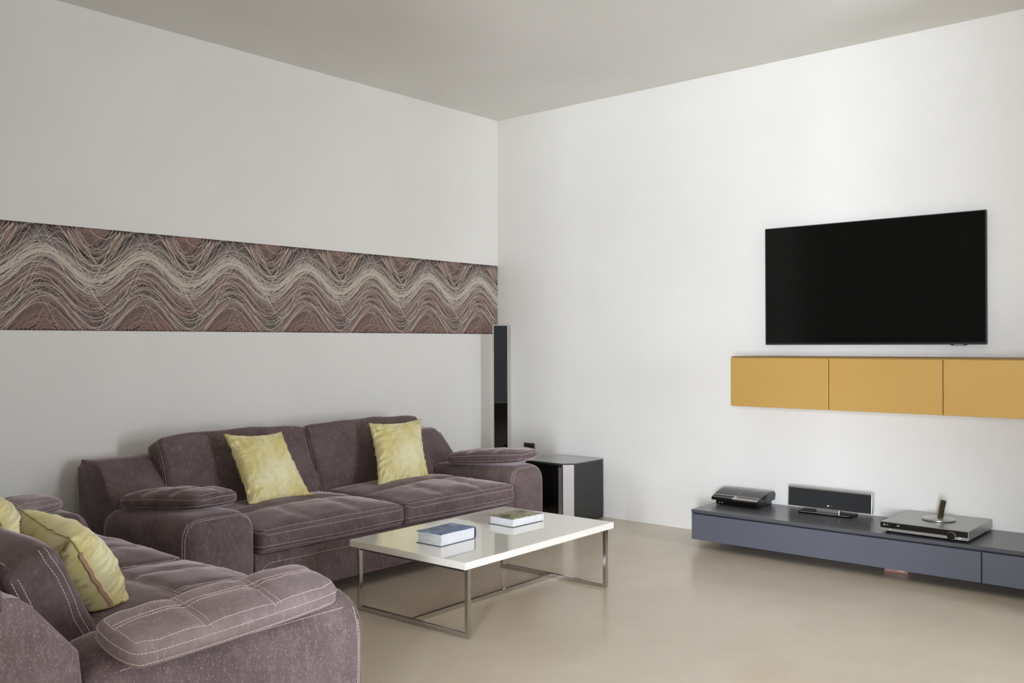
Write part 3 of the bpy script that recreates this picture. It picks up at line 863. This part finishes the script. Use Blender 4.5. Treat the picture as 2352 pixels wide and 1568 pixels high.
for x, y in ((sx0+.12, sy0+.06), (sx1-.05, sy0+.05), (sx0+.06, sy1-.05), (sx1-.05, sy1-.05)):
    bm = bmesh.new(); lathe(bm, [(0, 0), (.018, 0), (.02, .009), (0, .009)], 18, (x, y, 0)); reln(obj('foot', bm, M['gloss_black'], t))

# ------------------------------------------------------------------ wall socket, red plug under the console
t = thing('wall_socket', 'small dark brown socket plate on the white wall above the sofa arm', 'socket', (0, -.346, .49))
box('plate', -.010, -.0002, -.056, .056, -.042, .034, M['socket'], t, .003, 2)
box('socket_insert', -.0125, -.0095, -.042, .042, -.030, .022, M['gloss_black'], t, .002, 2)
t = thing('plug_adapter', 'small faded red adapter lying on the floor under the slate console', 'adapter', (-.315, -3.405, 0), math.radians(-2))
box('case', -.03, .03, -.068, .068, 0, .034, M['red'], t, .005, 3)
box('label_patch', -.0306, -.0296, -.050, -.012, .010, .026, M['red_pale'], t)

# ------------------------------------------------------------------ light
w = bpy.data.worlds.new('daylight'); SC.world = w; w.use_nodes = True
bg = w.node_tree.nodes['Background']; bg.inputs['Color'].default_value = (.80, .90, 1, 1); bg.inputs['Strength'].default_value = .2
def area(name, loc, rot, sx, sy, e, col):
    l = bpy.data.lights.new(name, 'AREA'); l.shape = 'RECTANGLE'; l.size = sx; l.size_y = sy; l.energy = e; l.color = col
    o = bpy.data.objects.new(name, l); COL.objects.link(o); o.location = loc; o.rotation_euler = rot
    return o
def win_light(name, horiz, f, hole, e, col):
    s0, s1, z0, z1 = hole
    if horiz: area(name, ((s0+s1)/2, f, (z0+z1)/2), (PI/2, 0, 0), s1-s0, z1-z0, e, col)
    else: area(name, (f, (s0+s1)/2, (z0+z1)/2), (PI/2, 0, -PI/2), s1-s0, z1-z0, e, col)
DAY = (.90, .955, 1.05)
W_NEAR, W_REAR = (0, 0, 156, 0), (890, 250)
for h, e in zip(WIN_NEAR, W_NEAR):
    if e: win_light('window_daylight', True, RY-.25, h, e, DAY)
for h, e in zip(WIN_REAR, W_REAR):
    if e: win_light('window_daylight', False, RX-.25, h, e, DAY)

# ------------------------------------------------------------------ camera
cam = bpy.data.cameras.new('camera'); co = bpy.data.objects.new('camera', cam); COL.objects.link(co)
fpx, yaw, pitch, roll = 2109.56858, .707688677, .00211766358, -.00340601009
cam.sensor_fit = 'HORIZONTAL'; cam.sensor_width = 36; cam.lens = fpx/2352*36
fw = Vector((math.cos(yaw)*math.cos(pitch), math.sin(yaw)*math.cos(pitch), math.sin(pitch)))
r0 = Vector((math.sin(yaw), -math.cos(yaw), 0)); u0 = r0.cross(fw)
cr, sr = math.cos(roll), math.sin(roll)
rt, up = r0*cr+u0*sr, u0*cr-r0*sr
Mx = Matrix((( rt.x, up.x, -fw.x, -5.89366034), (rt.y, up.y, -fw.y, -5.19919144), (rt.z, up.z, -fw.z, 1.35), (0, 0, 0, 1)))
co.matrix_world = Mx
SC.camera = co
SC.view_settings.view_transform = 'Standard'; SC.view_settings.look = 'None'
SC.view_settings.gamma = 1; SC.view_settings.use_curve_mapping = False
SC.view_settings.exposure = 0.0
SC.cycles.max_bounces = 12; SC.cycles.diffuse_bounces = 8
SC.cycles.use_denoising = True
